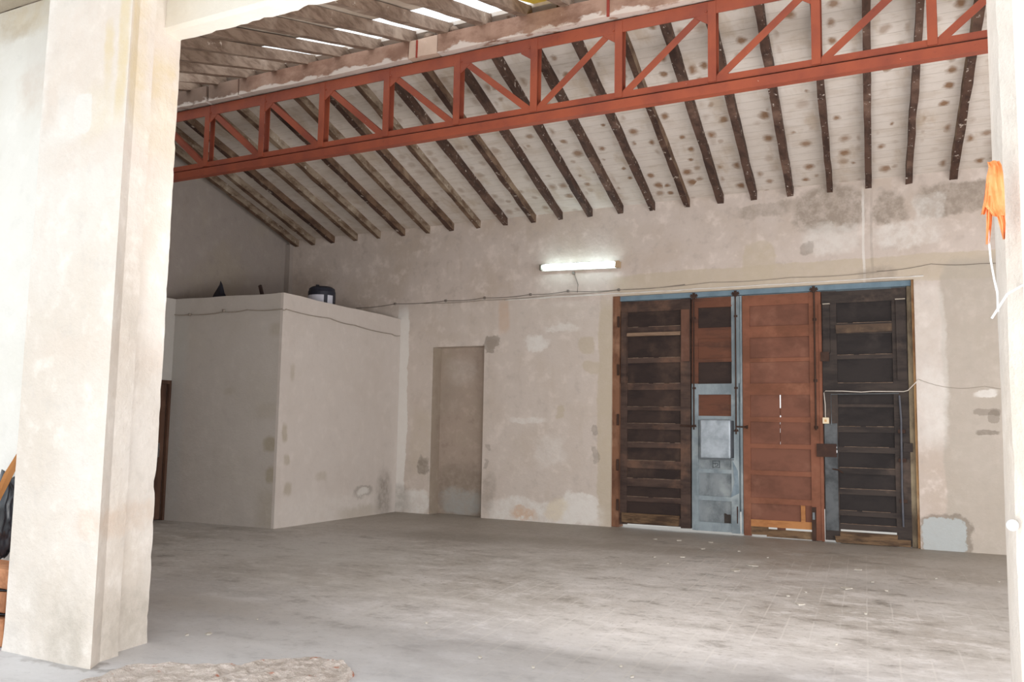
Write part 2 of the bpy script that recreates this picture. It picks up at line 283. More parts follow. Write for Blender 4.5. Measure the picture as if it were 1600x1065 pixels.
# floor ---------------------------------------------------------------
def floor_mat():
    k=N('worn_concrete_floor',.62,.3); p=k.pos()
    big=k.noise(k.scalev(p,(1,.7,1)),.55,5,.6); mid=k.noise(k.scalev(p,(1,1.5,1)),2.2,9,.72); fine=k.noise(k.scalev(p,(1,1.3,1)),14,7,.75)
    c=k.mix(k.rng(big,.36,.62),lin((178,172,164)),lin((202,198,193)))
    c=k.mix(k.math('MULTIPLY',k.rng(mid,.5,.62),.8),c,lin((212,208,204)))
    c=k.mix(k.math('MULTIPLY',k.rng(mid,.48,.32),.8),c,lin((134,128,119)))
    c=k.mix(k.math('MULTIPLY',k.rng(fine,.52,.68),.5),c,lin((214,211,206)))
    c=k.mix(k.math('MULTIPLY',k.rng(fine,.47,.3),.55),c,lin((124,118,109)))
    sep=k.n('ShaderNodeSeparateXYZ'); k.l(p,sep.inputs[0])
    # brown dirt nearer the back wall, bluish daylight painted in by the open bay
    dirt=k.math('MULTIPLY',k.rng(k.math('ADD',sep.outputs[1],k.math('MULTIPLY',mid,3.0)),11.5,15.0),.5)
    c=k.mix(dirt,c,lin((128,118,102)))
    bay_light=k.math('MULTIPLY',k.rng(k.math('ADD',sep.outputs[1],k.math('MULTIPLY',big,4.0)),9.6,6.4),.6)
    c=k.mix(bay_light,c,lin((206,206,210)))
    # paving joints in the worn middle of the floor
    mp=k.n('ShaderNodeMapping'); k.l(p,mp.inputs[0]); mp.inputs['Rotation'].default_value=(0,0,math.radians(84))
    br=k.n('ShaderNodeTexBrick'); k.l(k.vmath('ADD',mp.outputs[0],k.vscale(k.noise(p,3,2,.5,True),.02)),br.inputs['Vector']); br.inputs['Scale'].default_value=1
    br.inputs['Brick Width'].default_value=.40; br.inputs['Row Height'].default_value=.20; br.inputs['Mortar Size'].default_value=.008; br.inputs['Mortar Smooth'].default_value=.4
    msk=k.math('MULTIPLY',k.rng(k.vmath('LENGTH',(0,0,0)),0,1) if False else k.rng(k.noise(p,1.1,4,.6),.42,.56),1.0)
    g=k.n('ShaderNodeGroup'); g.node_tree=PG; k.l(p,g.inputs['UV']); g.inputs['C'].default_value=(-2.5,8.2,0); g.inputs['H'].default_value=(2.6,3.4,1)
    g.inputs['P'].default_value=3; g.inputs['Soft'].default_value=.4; g.inputs['Strength'].default_value=1; g.inputs['Break'].default_value=0
    j=k.math('MULTIPLY',k.math('MULTIPLY',br.outputs['Fac'],g.outputs[0]),k.math('MULTIPLY',msk,.5))
    c=k.mix(j,c,lin((212,208,202)))
    # tyre drags, oblong pale patch
    for (a,b,ha,hb,st,cl) in ((-4.65,3.85,.8,.05,.6,(120,112,104)),(-7.0,8.6,1.3,.9,.35,(206,204,198)),(-5.2,7.0,1.6,.35,.3,(204,200,192)),(-6.6,10.8,1.2,.5,.4,(120,112,100)),(-3.6,11.3,2.4,.35,.35,(128,116,100)),(-.6,9.8,.9,.35,.3,(122,116,108)),(-5.9,5.6,.9,.3,.25,(160,146,126))):
        g=k.n('ShaderNodeGroup'); g.node_tree=PG; k.put(g.inputs['UV'],k.vmath('ADD',p,k.vscale(k.noise(p,1.6,5,.65,True),.9))); g.inputs['C'].default_value=(a+.45,b+.45,0); g.inputs['H'].default_value=(ha,hb,1)
        g.inputs['P'].default_value=2.2; g.inputs['Soft'].default_value=.6; g.inputs['Strength'].default_value=st; g.inputs['Break'].default_value=.5; k.l(mid,g.inputs['Noise'])
        c=k.mix(g.outputs[0],c,lin(cl))
    k.color(c); k.put(k.b.inputs['Roughness'],k.rng(mid,.3,.7,.42,.75)); k.bump(k.math('ADD',mid,k.math('MULTIPLY',fine,.4)),.25,.02); return k.m
M['floor']=floor_mat()
M['ground']=plaster('yard_concrete',(192,188,182),[],axes='xy',stainamt=.4)
bm=bmesh.new(); us=frange(-14.0,7.7,.3); vs=frange(2.0,14.0,.3)
vg=[[bm.verts.new((x,y,0.004*noise.noise(Vector((x,y,0)))-.004)) for y in vs] for x in us]
for i in range(len(us)-1):
    for j in range(len(vs)-1): bm.faces.new((vg[i][j],vg[i+1][j],vg[i+1][j+1],vg[i][j+1]))
link('floor',bm,M['floor'],smooth=True,kind='structure')
link('floor_yard',B(-40,40,-30,2.1,-.2,-.014),M['ground'],kind='structure')
link('floor_street',B(-40,40,14.0,40,-.2,-.02),M['ground'],kind='structure')

# ------------------------------------------------------------------ back wall with gate opening and blocked doorway
bm=bmesh.new()
holes=[(-5.22,-.73,-1,3.70),(-8.65,-7.59,-1,2.96)]
us=sorted(set(frange(-12.6,-8.65,.5)+frange(-8.65,-7.59,.3)+frange(-7.59,-5.22,.4)+frange(-5.22,-.73,.5)+frange(-.73,6.6,.5)))
vs=sorted(set([-.05]+frange(0,2.96,.3)+[3.70]+frange(3.7,5.28,.4)))
wall_grid(bm,us,vs,lambda u,v,d:(u,13.46+d,v),holes,.45)
link('wall_back',bm,M['back'],kind='structure')
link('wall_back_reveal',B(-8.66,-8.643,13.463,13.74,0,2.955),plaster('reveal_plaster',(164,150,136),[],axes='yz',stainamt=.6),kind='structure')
link('wall_back_recess',B(-8.75,-7.5,13.74,13.9,-.05,3.05),M['niche'],kind='structure')
# raised plaster coat: ragged white fillet above the gate, plaster edge line
bm=bmesh.new()
pts=[]; n=60
for i in range(n+1):
    x=-7.2+(6.6)*i/n; pts.append((x,13.455,3.74+.008*noise.noise(Vector((x*3,0,0)))))
tube(bm,pts,lambda t:.010+.007*noise.noise(Vector((t*40,5,0))),6)
link('trim_2',bm,plain('white_filler_line',(230,226,220),.9,.1),smooth=True,kind='structure')

# side walls, skewed like the rafters (the plan is not quite square)
bm=bmesh.new()
def wl(y): return -12.15+.1*(13.46-y)
ys=frange(4.43,13.46,.45); prof=[]
def ztop(y): return 5.19+.257*(13.46-y) if y>8.85 else 6.37-.326*(8.75-y)
a=[(bm.verts.new((wl(y),y,-.05)),bm.verts.new((wl(y),y,ztop(y))),bm.verts.new((wl(y)-.3,y,-.05)),bm.verts.new((wl(y)-.3,y,ztop(y)))) for y in ys]
for p,q in zip(a[:-1],a[1:]):
    for i,j in ((0,1),(1,3),(3,2),(2,0)): bm.faces.new((p[i],p[j],q[j],q[i]))
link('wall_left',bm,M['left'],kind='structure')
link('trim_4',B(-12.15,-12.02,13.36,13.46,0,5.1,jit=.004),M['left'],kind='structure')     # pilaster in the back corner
link('wall_right',wall_grid(bmesh.new(),[4.3,5.6,12.4,13.9],[-.05,3.6,5.2],lambda u,v,d:(6.3+d,u,v),[(5.6,12.4,-1,3.6)],.3),M['left'],kind='structure')  # unseen end wall, its wide opening added to let light in

# storage room built into the corner, with the low side wall towards the viewer
bm=bmesh.new(); H=3.5
def quadwall(pa,pb,th,z0,z1,nrm,n=12):
    pa=Vector(pa+(0,));pb=Vector(pb+(0,)); t=Vector(nrm+(0,))*th; R=[]
    for i in range(n+1):
        c=pa.lerp(pb,i/n); d=.012*noise.noise(Vector((c.x*2,c.y*2,7)))
        R.append([bm.verts.new((c.x,c.y,z0)),bm.verts.new((c.x,c.y,z1+d)),bm.verts.new((c.x+t.x,c.y+t.y,z1+d)),bm.verts.new((c.x+t.x,c.y+t.y,z0))])
    for p,q in zip(R[:-1],R[1:]):
        for i in range(4): bm.faces.new((p[i],p[(i+1)%4],q[(i+1)%4],q[i]))
    bm.faces.new(R[0]); bm.faces.new(R[-1][::-1])
quadwall((-9.226,10.15),(-11.40,10.04),.12,-.05,H,(0,1)); link('wall_storage_front',bm,M['boxf'],kind='structure')
bm=bmesh.new(); quadwall((-9.214,10.148),(-9.37,13.455),.12,-.05,H,(-1,0),16); link('wall_storage_side',bm,M['boxs'],kind='structure')
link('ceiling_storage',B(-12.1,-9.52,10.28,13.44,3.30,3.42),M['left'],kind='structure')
# low block in front: wall at x=-11.38 with a doorway beside the inner corner
bm=bmesh.new(); wall_grid(bm,[6.2,9.2,10.06,10.14],[-.05,2.19,2.8,H],lambda u,v,d:(-11.38-d,u,v),[(9.2,10.06,-1,2.19)],.12)
link('wall_storage_left',bm,M['boxf'],kind='structure')
wd=bpy.data.objects.new('door_5',None); COL.objects.link(wd); wd['kind']='structure'; wd['label']='brown wooden door in the shaded corner behind the big pillar'
MW=wood('door_brown_wood',(100,74,60),(116,88,72),(80,58,48),axis=(2,2,.4))
link('door_panel',B(-11.47,-11.43,9.26,10.0,0.01,2.13),MW,wd)
bm=bmesh.new(); box(bm,-11.42,-11.37,9.20,9.26,0,2.19); box(bm,-11.42,-11.37,10.0,10.06,0,2.19); box(bm,-11.42,-11.37,9.26,10.0,2.13,2.19); link('door_frame',bm,MW,wd)
bm=bmesh.new(); box(bm,-11.425,-11.40,9.86,9.9,.98,1.2); tube(bm,[(-11.41,9.88,1.1),(-11.37,9.88,1.1),(-11.37,9.80,1.1)],.009); link('door_handle',bm,plain('door_steel',(150,150,150),.35,.5,.8),wd)

# ------------------------------------------------------------------ front wall: wall left of the pillar, eave, lintel, pillars
link('wall_front',B(-12.4,-5.6,4.27,4.43,-.05,4.86),M['front'],kind='structure')
link('trim_1',B(-12.4,6.6,3.55,4.27,4.87,4.99,jit=.003),M['eave'],kind='structure')
pil=tag(link('concrete_pillar',loft(bmesh.new(),[(-5.735,3.80),(-4.868,3.80),(-4.965,3.94),(-5.0,4.10),(-5.085,4.16),(-5.115,4.43),(-5.735,4.43)],-.02,4.86,.04,.005,.011,(1,2,4,5),1,.12),M['pillar'],smooth=False),
  'broad whitewashed pillar with stained plaster and chipped edges at the left of the opening','pillar')
C2=[(.095,4.43),(.088,4.10),(.115,3.90),(.17,3.82),(.26,3.80),(.72,3.80),(.72,4.43)]
RPIL=tag(link('concrete_pillar',loft(bmesh.new(),C2[::-1],-.02,4.86,.05,.004,.008,(4,5),5,.1),M['pillar']),'pale plastered pillar cut off by the right edge of the photo','pillar')
tag(link('concrete_pillar',loft(bmesh.new(),[(5.6,3.8),(6.4,3.8),(6.4,4.43),(5.6,4.43)],-.02,4.86,.2,.01,.02,(0,1),9),M['pillar']),'pillar at the far right end of the front wall, outside the photo','pillar')
bm=bmesh.new(); R=[]; n=200
for i in range(n+1):
    x=-5.25+(6.2+5.25)*i/n
    c=max(0,noise.noise(Vector((x*5,1,0)))-.02)*.07+max(0,noise.noise(Vector((x*17,4,0))))*.035
    c2=max(0,noise.noise(Vector((x*4,9,0)))-.1)*.03
    R.append([bm.verts.new(p) for p in ((x,4.27,4.86),(x,4.265,4.42),(x,4.262,4.335+c2*.3),(x,4.28+c2*.3,4.302),(x,4.415-c,4.30),(x,4.43,4.315+c*.8),(x,4.43,4.86))])
for p,q in zip(R[:-1],R[1:]):
    for j in range(7): bm.faces.new((p[j],p[(j+1)%7],q[(j+1)%7],q[j]))
bm.faces.new(R[0]); bm.faces.new(R[-1][::-1])
tag(link('concrete_lintel',bm,M['lintel']),'whitewashed concrete lintel over the opening, its lower edge chipped','lintel')

# ------------------------------------------------------------------ roof boards
def ceil_mat(name,base,dark,spots,skew):
    k=N(name,.9,.2); p=k.pos(); sp=k.n('ShaderNodeSeparateXYZ'); k.l(p,sp.inputs[0])
    big=k.noise(p,.8,4,.6); mid=k.noise(k.scalev(p,(.6,2.2,1)),2.6,6,.6); fine=k.noise(p,20,4,.7)
    c=k.mix(k.math('MULTIPLY',k.rng(big,.45,.7),.5),lin(base),lin(dark)); c=k.mix(k.math('MULTIPLY',k.rng(mid,.52,.7),.45),c,lin(dark))
    c=k.mix(k.math('MULTIPLY',k.rng(mid,.45,.3),.4),c,lin(tuple(min(255,x+12) for x in base)))
    if spots:
        u=k.math('ADD',sp.outputs[0],k.math('MULTIPLY',k.math('SUBTRACT',sp.outputs[1],13.46),.1))   # distance along the eave
        uu=k.math('DIVIDE',k.math('ADD',u,.19),.545); band=k.rng(k.math('ABSOLUTE',k.math('SUBTRACT',k.math('FRACT',uu),.5)),.36,.22)
        cb=k.n('ShaderNodeCombineXYZ'); k.put(cb.inputs[0],k.math('MULTIPLY',u,1/.25)); k.put(cb.inputs[1],k.math('MULTIPLY',sp.outputs[1],1/.29))
        vo=k.n('ShaderNodeTexVoronoi'); vo.voronoi_dimensions='2D'; k.l(cb.outputs[0],vo.inputs['Vector']); vo.inputs['Scale'].default_value=1; vo.inputs['Randomness'].default_value=.85
        rc=k.n('ShaderNodeSeparateColor'); k.l(vo.outputs['Color'],rc.inputs[0])
        wob=k.math('ADD',vo.outputs['Distance'],k.math('MULTIPLY',k.math('SUBTRACT',k.noise(p,9,3,.6),.5),.4))
        rad=k.math('ADD',.12,k.math('MULTIPLY',rc.outputs[0],.25))
        f=k.math('SUBTRACT',1.0,k.math('DIVIDE',k.math('SUBTRACT',wob,k.math('MULTIPLY',rad,.4)),k.math('MULTIPLY',rad,.8)),clamp=True)
        f=k.math('MULTIPLY',f,k.math('MULTIPLY',band,k.rng(rc.outputs[1],.25,.75,.05,1.0))); f=k.math('MULTIPLY',f,k.rng(u,-10.0,-4.0,.15,1.0))
        c=k.mix(f,c,lin((150,120,96)))
        st=k.noise(k.scalev(p,(1.2,6,1)),3,6,.7); c=k.mix(k.math('MULTIPLY',k.rng(st,.52,.7),.4),c,lin((184,168,150)))
        # brown run-down smears among the knots
        sm=k.noise(k.scalev(p,(2.2,.8,1)),1.5,4,.6); c=k.mix(k.math('MULTIPLY',k.rng(sm,.52,.72),.5),c,lin((186,164,138)))
    w=k.math('FRACT',k.math('MULTIPLY',sp.outputs[1],1/.17)); ln=k.math('MULTIPLY',k.rng(w,.93,.985),.30)
    c=k.mix(ln,c,lin(tuple(x*.75 for x in dark))); k.color(c); k.bump(k.math('SUBTRACT',mid,k.math('MULTIPLY',ln,2)),.25,.015); return k.m
M['ceil']=ceil_mat('limewashed_roof_boards',(220,211,202),(196,182,167),True,.1)
M['ceil2']=ceil_mat('bare_roof_boards',(204,190,174),(160,142,124),False,.13)
def slab(bm,pts,th):
    v=[bm.verts.new(p) for p in pts]; w=[bm.verts.new((p[0],p[1],p[2]+th)) for p in pts]; n=len(pts)
    bm.faces.new(v[::-1]); bm.faces.new(w)
    for i in range(n): bm.faces.new((v[i],v[(i+1)%n],w[(i+1)%n],w[i]))
    return bm
zf=lambda y:5.19+.257*(13.46-y); zn=lambda y:6.40-.326*(8.75-y)
link('ceiling_back',slab(bmesh.new(),[(-12.6,13.9,zf(13.9)),(6.6,13.9,zf(13.9)),(6.6,8.82,zf(8.82)),(-12.6,8.82,zf(8.82))],.05),M['ceil'],kind='structure')
link('ceiling_front',slab(bmesh.new(),[(-12.6,4.2,zn(4.2)),(6.6,4.2,zn(4.2)),(6.6,7.75,zn(7.75)),(-12.6,7.75,zn(7.75))],.05),M['ceil2'],kind='structure')

# ------------------------------------------------------------------ rafters
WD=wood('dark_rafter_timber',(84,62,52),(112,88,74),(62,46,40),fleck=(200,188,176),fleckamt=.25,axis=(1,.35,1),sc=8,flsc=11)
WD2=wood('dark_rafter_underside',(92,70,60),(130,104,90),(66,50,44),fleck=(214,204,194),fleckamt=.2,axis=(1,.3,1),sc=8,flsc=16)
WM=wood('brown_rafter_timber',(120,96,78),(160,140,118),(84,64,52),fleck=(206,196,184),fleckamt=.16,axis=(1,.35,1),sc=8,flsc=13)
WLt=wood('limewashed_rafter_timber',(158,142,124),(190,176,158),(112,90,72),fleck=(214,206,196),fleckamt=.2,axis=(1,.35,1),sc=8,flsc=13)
RX=[-11.513,-11.035,-10.477,-9.936,-9.381,-8.83,-8.321,-7.762,-7.222,-6.671,-6.163,-5.625,-5.081,-4.535,-3.965,-3.436,-2.924,-2.384,-1.818,-1.291,-.759,-.191,.36,.9,1.45]
names=['first','second','third','fourth','fifth','sixth','seventh','eighth','ninth','tenth','eleventh','twelfth','thirteenth','fourteenth','fifteenth','sixteenth','seventeenth','eighteenth','nineteenth','twentieth','twenty-first','twenty-second','twenty-third','twenty-fourth','twenty-fifth']
def raf(X0,mat,lab,seed,w=.085,h=.125):
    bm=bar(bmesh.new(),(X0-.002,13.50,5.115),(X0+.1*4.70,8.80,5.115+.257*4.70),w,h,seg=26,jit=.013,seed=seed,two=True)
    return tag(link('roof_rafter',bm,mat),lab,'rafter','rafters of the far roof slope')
kinds={0:'L',1:'M',2:'L',3:'L',4:'M',5:'L',6:'M',7:'L',9:'M',11:'D',13:'D',14:'M',21:'M'}
desc={'L':'limewashed pale brown','M':'mottled brown','D':'dark brown'}
for i,x in enumerate(RX):
    kd=kinds.get(i,'D'); near=''
    if i<=7: pl='foot above the storage room' if i<5 else 'foot above the blocked doorway side of the wall'
    if i<12: lab='%s rafter of the far roof slope, %s from the left wall'%(desc[kd],names[i])
    elif i<22: lab='%s rafter of the far roof slope, %s from the right pillar'%(desc[kd],names[21-i])
    else: lab='%s far slope rafter behind the right pillar, %s one hidden by it'%(desc[kd],names[i-22])
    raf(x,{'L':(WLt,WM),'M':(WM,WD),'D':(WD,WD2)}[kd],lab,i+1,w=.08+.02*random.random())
raf(-11.93,(WLt,WM),'pale rafter of the far slope lying tight against the left gable wall',40)
NM=wood('weathered_front_rafter',(146,126,110),(172,154,138),(116,96,82),fleck=(206,194,180),fleckamt=.14,axis=(1.5,.5,2.5),sc=6,flsc=7)
zr=lambda y:6.25-.326*(8.75-y)
nk=0
for k in range(-13,12):
    X=-4.48+.533*k; ye=8.86+random.uniform(-.05,.05); h=.135+random.uniform(-.01,.015)
    bm=bar(bmesh.new(),(X+.132*(8.75-4.44),4.44,zr(4.44)+h/2),(X+.132*(8.75-ye),ye,zr(ye)+h/2),.10,h,seg=24,jit=.014,seed=k+77)
    if k<=0: lab='weathered rafter of the near slope, %s left of the yellow roof sheet'%names[-k]
    elif k<3: lab='weathered rafter of the near slope, %s right of the yellow roof sheet'%names[k-1]
    else: lab='weathered near slope rafter over the right pillar side, %s right of the yellow sheet'%names[k-1]
    tag(link('roof_rafter',bm,NM),lab,'rafter','rafters of the near roof slope')

# ridge beam: hewn timber patched with plaster
BM=beam_mat()
rb=thing('ridge_beam','heavy brown ridge beam streaked with plaster, lying on the red truss','beam')
Yb0,Yb1=8.66,8.90
for a,b,s in ((-12.0,-9.45,1),(-9.40,-8.85,2),(-8.83,-6.05,3),(-5.62,-1.6,5),(-1.57,6.2,6)):
    bm=bar(bmesh.new(),(a,8.78,6.11),(b,8.78,6.11),.24,.235,seg=max(3,int((b-a)/.12)),jit=.012,seed=s*3); link('timber',bm,BM,rb)
bm=bar(bmesh.new(),(-6.04,8.78,6.11),(-5.63,8.78,6.11),.22,.23,seg=4,jit=.012,seed=22); link('masonry_splice',bm,plaster('splice_plaster',(196,170,152),[],stainamt=.8),rb,label='patched masonry joint with red paint marks')
bm=bmesh.new(); box(bm,-5.93,-5.91,8.655,8.67,5.99,6.21); box(bm,-3.44,-3.41,8.645,8.66,5.99,6.22); link('paint_mark',bm,plain('red_paint_mark',(150,62,48),.7),rb)
for x,s in ((-5.78,1),(-5.45,2),(-5.6,3)):
    bm=bmesh.new(); bmesh.ops.create_icosphere(bm,subdivisions=2,radius=.07)
    for v in bm.verts: v.co*=1+.5*noise.noise(v.co*9+Vector((s,0,0))); v.co.z*=.7
    for v in bm.verts: v.co+=Vector((x,8.74,6.27))
    tag(link('mortar_lump',bm,NM,smooth=False),'lump of old mortar on the ridge beam, %s'%{1:'left one of three at the beam joint',2:'right one of three at the beam joint',3:'middle one of three at the beam joint'}[s],'rubble','mortar lumps on the ridge beam')
ys=plain('yellow_roof_sheet',(240,206,70),.5,.3)
tag(link('roof_sheet',slab(bmesh.new(),[(-4.42,8.15,zn(8.15)),(-3.98,8.15,zn(8.15)),(-3.98,8.9,zn(8.9)),(-4.42,8.9,zn(8.9))],.01),ys),'yellow sheet glimpsed in the bright gap at the ridge','roof sheet')

# ------------------------------------------------------------------ red steel truss
def red():
    k=N('red_oxide_paint',.55,.35); p=k.pos(); a=k.noise(p,2.2,4,.6); f=k.noise(p,18,5,.7)
    c=k.mix(k.rng(a,.35,.7),lin((158,82,58)),lin((136,70,54))); c=k.mix(k.math('MULTIPLY',k.rng(f,.6,.75),.6),c,lin((112,58,50)))
    c=k.mix(k.rng(k.noise(p,27,3,.6),.74,.78),c,lin((222,200,186))); k.color(c); k.bump(f,.2,.004); return k.m
RM=red(); RD=plain('truss_gap_shadow_paint',(110,50,42),.7)
tr=thing('steel_truss','red-painted steel lattice truss spanning the hall under the ridge beam','truss')
X0,X1,YT=-11.2,6.25,8.75
def angle(bm,p0,p1,leg,th,flip=1,up=(0,0,1),out=-1):
    """L-section: a flat face towards the viewer (y = YT) and a flange going back"""
    p0=Vector(p0);p1=Vector(p1);d=(p1-p0).normalized(); n=Vector((0,1,0)); s=d.cross(n).normalized()*flip
    bar(bm,p0+s*0,p1+s*0,th,leg,up=s)                      # face
    o=s*(leg/2-th/2)*out+Vector((0,leg/2,0)); bar(bm,p0+o,p1+o,leg,th,up=s)
    return bm
bm=bmesh.new(); bar(bm,(X0,YT,5.90),(X1,YT,5.90),.012,.14); bar(bm,(X0,YT+.07,5.965),(X1,YT+.07,5.965),.14,.012); link('top_chord',bm,RM,tr)
bm=bmesh.new(); bar(bm,(X0,YT+.005,5.125),(X1,YT+.005,5.125),.012,.07); bar(bm,(X0,YT+.04,5.100),(X1,YT+.04,5.100),.08,.010); link('bottom_chord_angle',bm,RM,tr)
bm=bmesh.new(); bar(bm,(X0,YT-.03,5.013),(X1,YT-.03,5.013),.012,.10); bar(bm,(X0,YT+.02,5.050),(X1,YT+.02,5.050),.10,.012); bar(bm,(X0,YT+.02,4.972),(X1,YT+.02,4.972),.10,.012); link('bottom_chord_channel',bm,RM,tr)
VX=[-4.36+1.025*k for k in range(-6,11)]
for x in VX:
    bm=bmesh.new(); bar(bm,(x,YT-.008,5.10),(x,YT-.008,5.96),.012,.085,up=(1,0,0)); sd=1 if x<-4.3 else 1
    bar(bm,(x-.037,YT+.03,5.10),(x-.037,YT+.03,5.90),.075,.012,up=(1,0,0)); bar(bm,(x,YT+.095,5.10),(x,YT+.095,5.90),.012,.085,up=(1,0,0)); link('vertical_post',bm,RM,tr)
for i in range(-6,10):
    xa=-4.36+1.025*i; xb=xa+1.025
    if i<0: p,q=(xa+.09,YT+.006,5.86),(xb-.07,YT+.006,5.14)
    else: p,q=(xa+.07,YT+.006,5.14),(xb-.09,YT+.006,5.86)
    bm=bmesh.new(); d=(Vector(q)-Vector(p)).normalized(); s=Vector((-d.z,0,d.x)); 
    if s.z<0: s=-s
    bar(bm,p,q,.01,.075,up=s); off=s*.034+Vector((0,.033,0)); bar(bm,Vector(p)+off,Vector(q)+off,.066,.010,up=s); link('diagonal_brace',bm,RM,tr)
for i,x in enumerate(VX):
    bm=bmesh.new(); sg=1 if x<-4.5 else -1
    for (sx,z0,s2) in ((sg,5.86,-1),):
        v=[bm.verts.new(p) for p in ((x,YT-.004,z0+.03),(x+sx*.17,YT-.004,z0+.03),(x+sx*.17,YT-.004,z0-.05),(x+sx*.05,YT-.004,z0-.13),(x,YT-.004,z0-.13))]
        w=[bm.verts.new((q.co.x,q.co.y+.009,q.co.z)) for q in v]; bm.faces.new(v); bm.faces.new(w[::-1])
        for j in range(5): bm.faces.new((v[j],v[(j+1)%5],w[(j+1)%5],w[j]))
    tube(bm,[(x+sg*.06,YT-.005,5.865),(x+sg*.06,YT-.022,5.865)],.012,6)
    link('gusset_plate',bm,RM,tr)

# ------------------------------------------------------------------ gate
GY=13.56
DK=wood('dark_gate_wood',(84,68,61),(118,90,74),(62,50,46),axis=(.35,1,1.6),sc=4)
DK2=wood('black_gate_wood',(70,62,58),(108,92,82),(50,45,44),axis=(.35,1,1.6),sc=4)
DP=wood('dark_gate_panel_wood',(62,50,46),(82,66,58),(50,41,39),axis=(.5,1,1.2),sc=4)
DP2=wood('black_gate_panel_wood',(52,47,46),(74,66,63),(43,39,39),axis=(.5,1,1.2),sc=4)
RW=wood('red_brown_gate_paint',(138,90,70),(154,106,84),(116,76,58),axis=(.5,1,.8),sc=3)
RP=wood('red_brown_panel_paint',(128,86,70),(144,102,84),(110,74,60),axis=(.5,1,.8),sc=3)
WB=wood('wicket_brown_wood',(110,72,56),(128,88,70),(86,60,50),axis=(.35,1,1.6),sc=4)
BL=wood('peeling_blue_grey_paint',(150,162,168),(178,188,190),(122,134,140),fleck=(120,124,120),fleckamt=.12,axis=(1,1,.5),sc=3,flsc=7)
BLP=wood('scuffed_blue_panel_paint',(138,146,150),(164,172,174),(108,116,120),fleck=(96,96,90),fleckamt=.14,axis=(1,1,.6),sc=4,flsc=6)
HB=plain('blue_head_paint',(120,142,156),.7,.3)
OJ=wood('orange_brown_jamb',(134,96,74),(164,128,104),(96,66,52),axis=(1,1,.4),sc=4)
IR=plain('rusty_iron',(78,60,52),.8,.3,.2); GR=plain('grey_iron',(120,126,130),.5,.4,.5)
ROT=wood('rotten_board',(120,96,72),(160,136,106),(72,56,44),axis=(.3,1,2),sc=8)
TAN=wood('new_batten_wood',(188,132,84),(204,156,110),(160,106,66),axis=(.4,1,1.4),sc=4)

fr=bpy.data.objects.new('trim_5',None); COL.objects.link(fr); fr['kind']='structure'; fr['label']='gate frame with blue head beam and orange-brown left jamb'
link('head_beam',B(-5.16,-.77,13.53,13.70,3.622,3.70,jit=.003),HB,fr)
link('jamb',B(-5.235,-5.105,13.50,13.70,0,3.71,jit=.004),OJ,fr,label='orange-brown left jamb')
link('jamb',B(-.835,-.72,13.57,13.72,0,3.70,jit=.006),wood('stained_right_jamb',(150,136,112),(170,156,130),(96,84,70),axis=(1,1,.4)),fr,label='grey right jamb')
link('jamb_edge',B(-.765,-.715,13.49,13.56,0,3.72,jit=.008),wood('ochre_jamb_edge',(176,140,98),(196,170,136),(120,82,56),axis=(1,1,.4)),fr)
for z in (3.28,2.5,1.70,.98,.35): link('hinge_pin',bevel(B(-5.135,-5.10,13.47,13.51,z-.09,z+.09),.006,1),IR,fr)

def leaf(name,label,x0,x1,z0,z1,sl,sr,rails,mr,mp,ms=None,split=None,gap=0,jit=.003):
    """rails: list of (z_bottom,z_top); sl, sr = inner edges of the stiles"""
    e=bpy.data.objects.new(name,None); COL.objects.link(e); e['kind']='structure'; e['label']=label
    link('stile',B(x0,sl,GY,GY+.05,z0,z1,jit=jit),ms or mr,e); link('stile',B(sr,x1,GY,GY+.05,z0,z1,jit=jit),ms or mr,e)
    for a,b in rails: link('rail',B(sl-.004,sr+.004,GY+.004,GY+.05,a,b,jit=jit),mr,e)
    rs=sorted(rails)
    for (a,b),(c,d) in zip(rs[:-1],rs[1:]):
        bm=bmesh.new(); xs=[sl-.01]+((split or []) if 1.0<b<2.2 else [])+[sr+.01]
        g2=gap*(1 if b>1.7 else .35)
        for p,q in zip(xs[:-1],xs[1:]): box(bm,p+(g2 if p!=xs[0] else .0),q,GY+.032+.003*random.random(),GY+.05,b-.01,c+.01)
        link('panel',bm,mp,e)
    return e
d1=leaf('door_1','dark brown panelled gate leaf at the far left, hinged on the orange jamb',-5.10,-3.945,.045,3.615,-4.988,-4.105,
 [(.06,.185),(.41,.487),(.65,.775),(.935,1.06),(1.263,1.345),(1.552,1.645),(1.85,1.91),(2.18,2.28),(2.61,2.69),(3.04,3.19),(3.44,3.612)],DK,DP)
link('cleat',B(-5.085,-4.995,GY-.035,GY,2.30,3.44,jit=.003),DK,d1); link('cleat',B(-4.085,-3.955,GY-.03,GY,2.62,3.44,jit=.003),wood('brown_cleat',(112,80,66),(126,94,80),(92,66,56),axis=(1,1,.4)),d1)
link('kick_board',B(-5.06,-4.13,GY-.05,GY,.075,.235,jit=.012),ROT,d1)
link('weather_strip',B(-4.99,-4.10,GY-.03,GY,3.04,3.10,jit=.006),wood('pale_worn_strip',(148,124,104),(164,142,120),(110,86,70),axis=(.3,1,2)),d1)
link('latch_bolt',tube(bmesh.new(),[(-4.1,GY-.03,1.62),(-3.90,GY-.03,1.61)],.016),IR,d1)

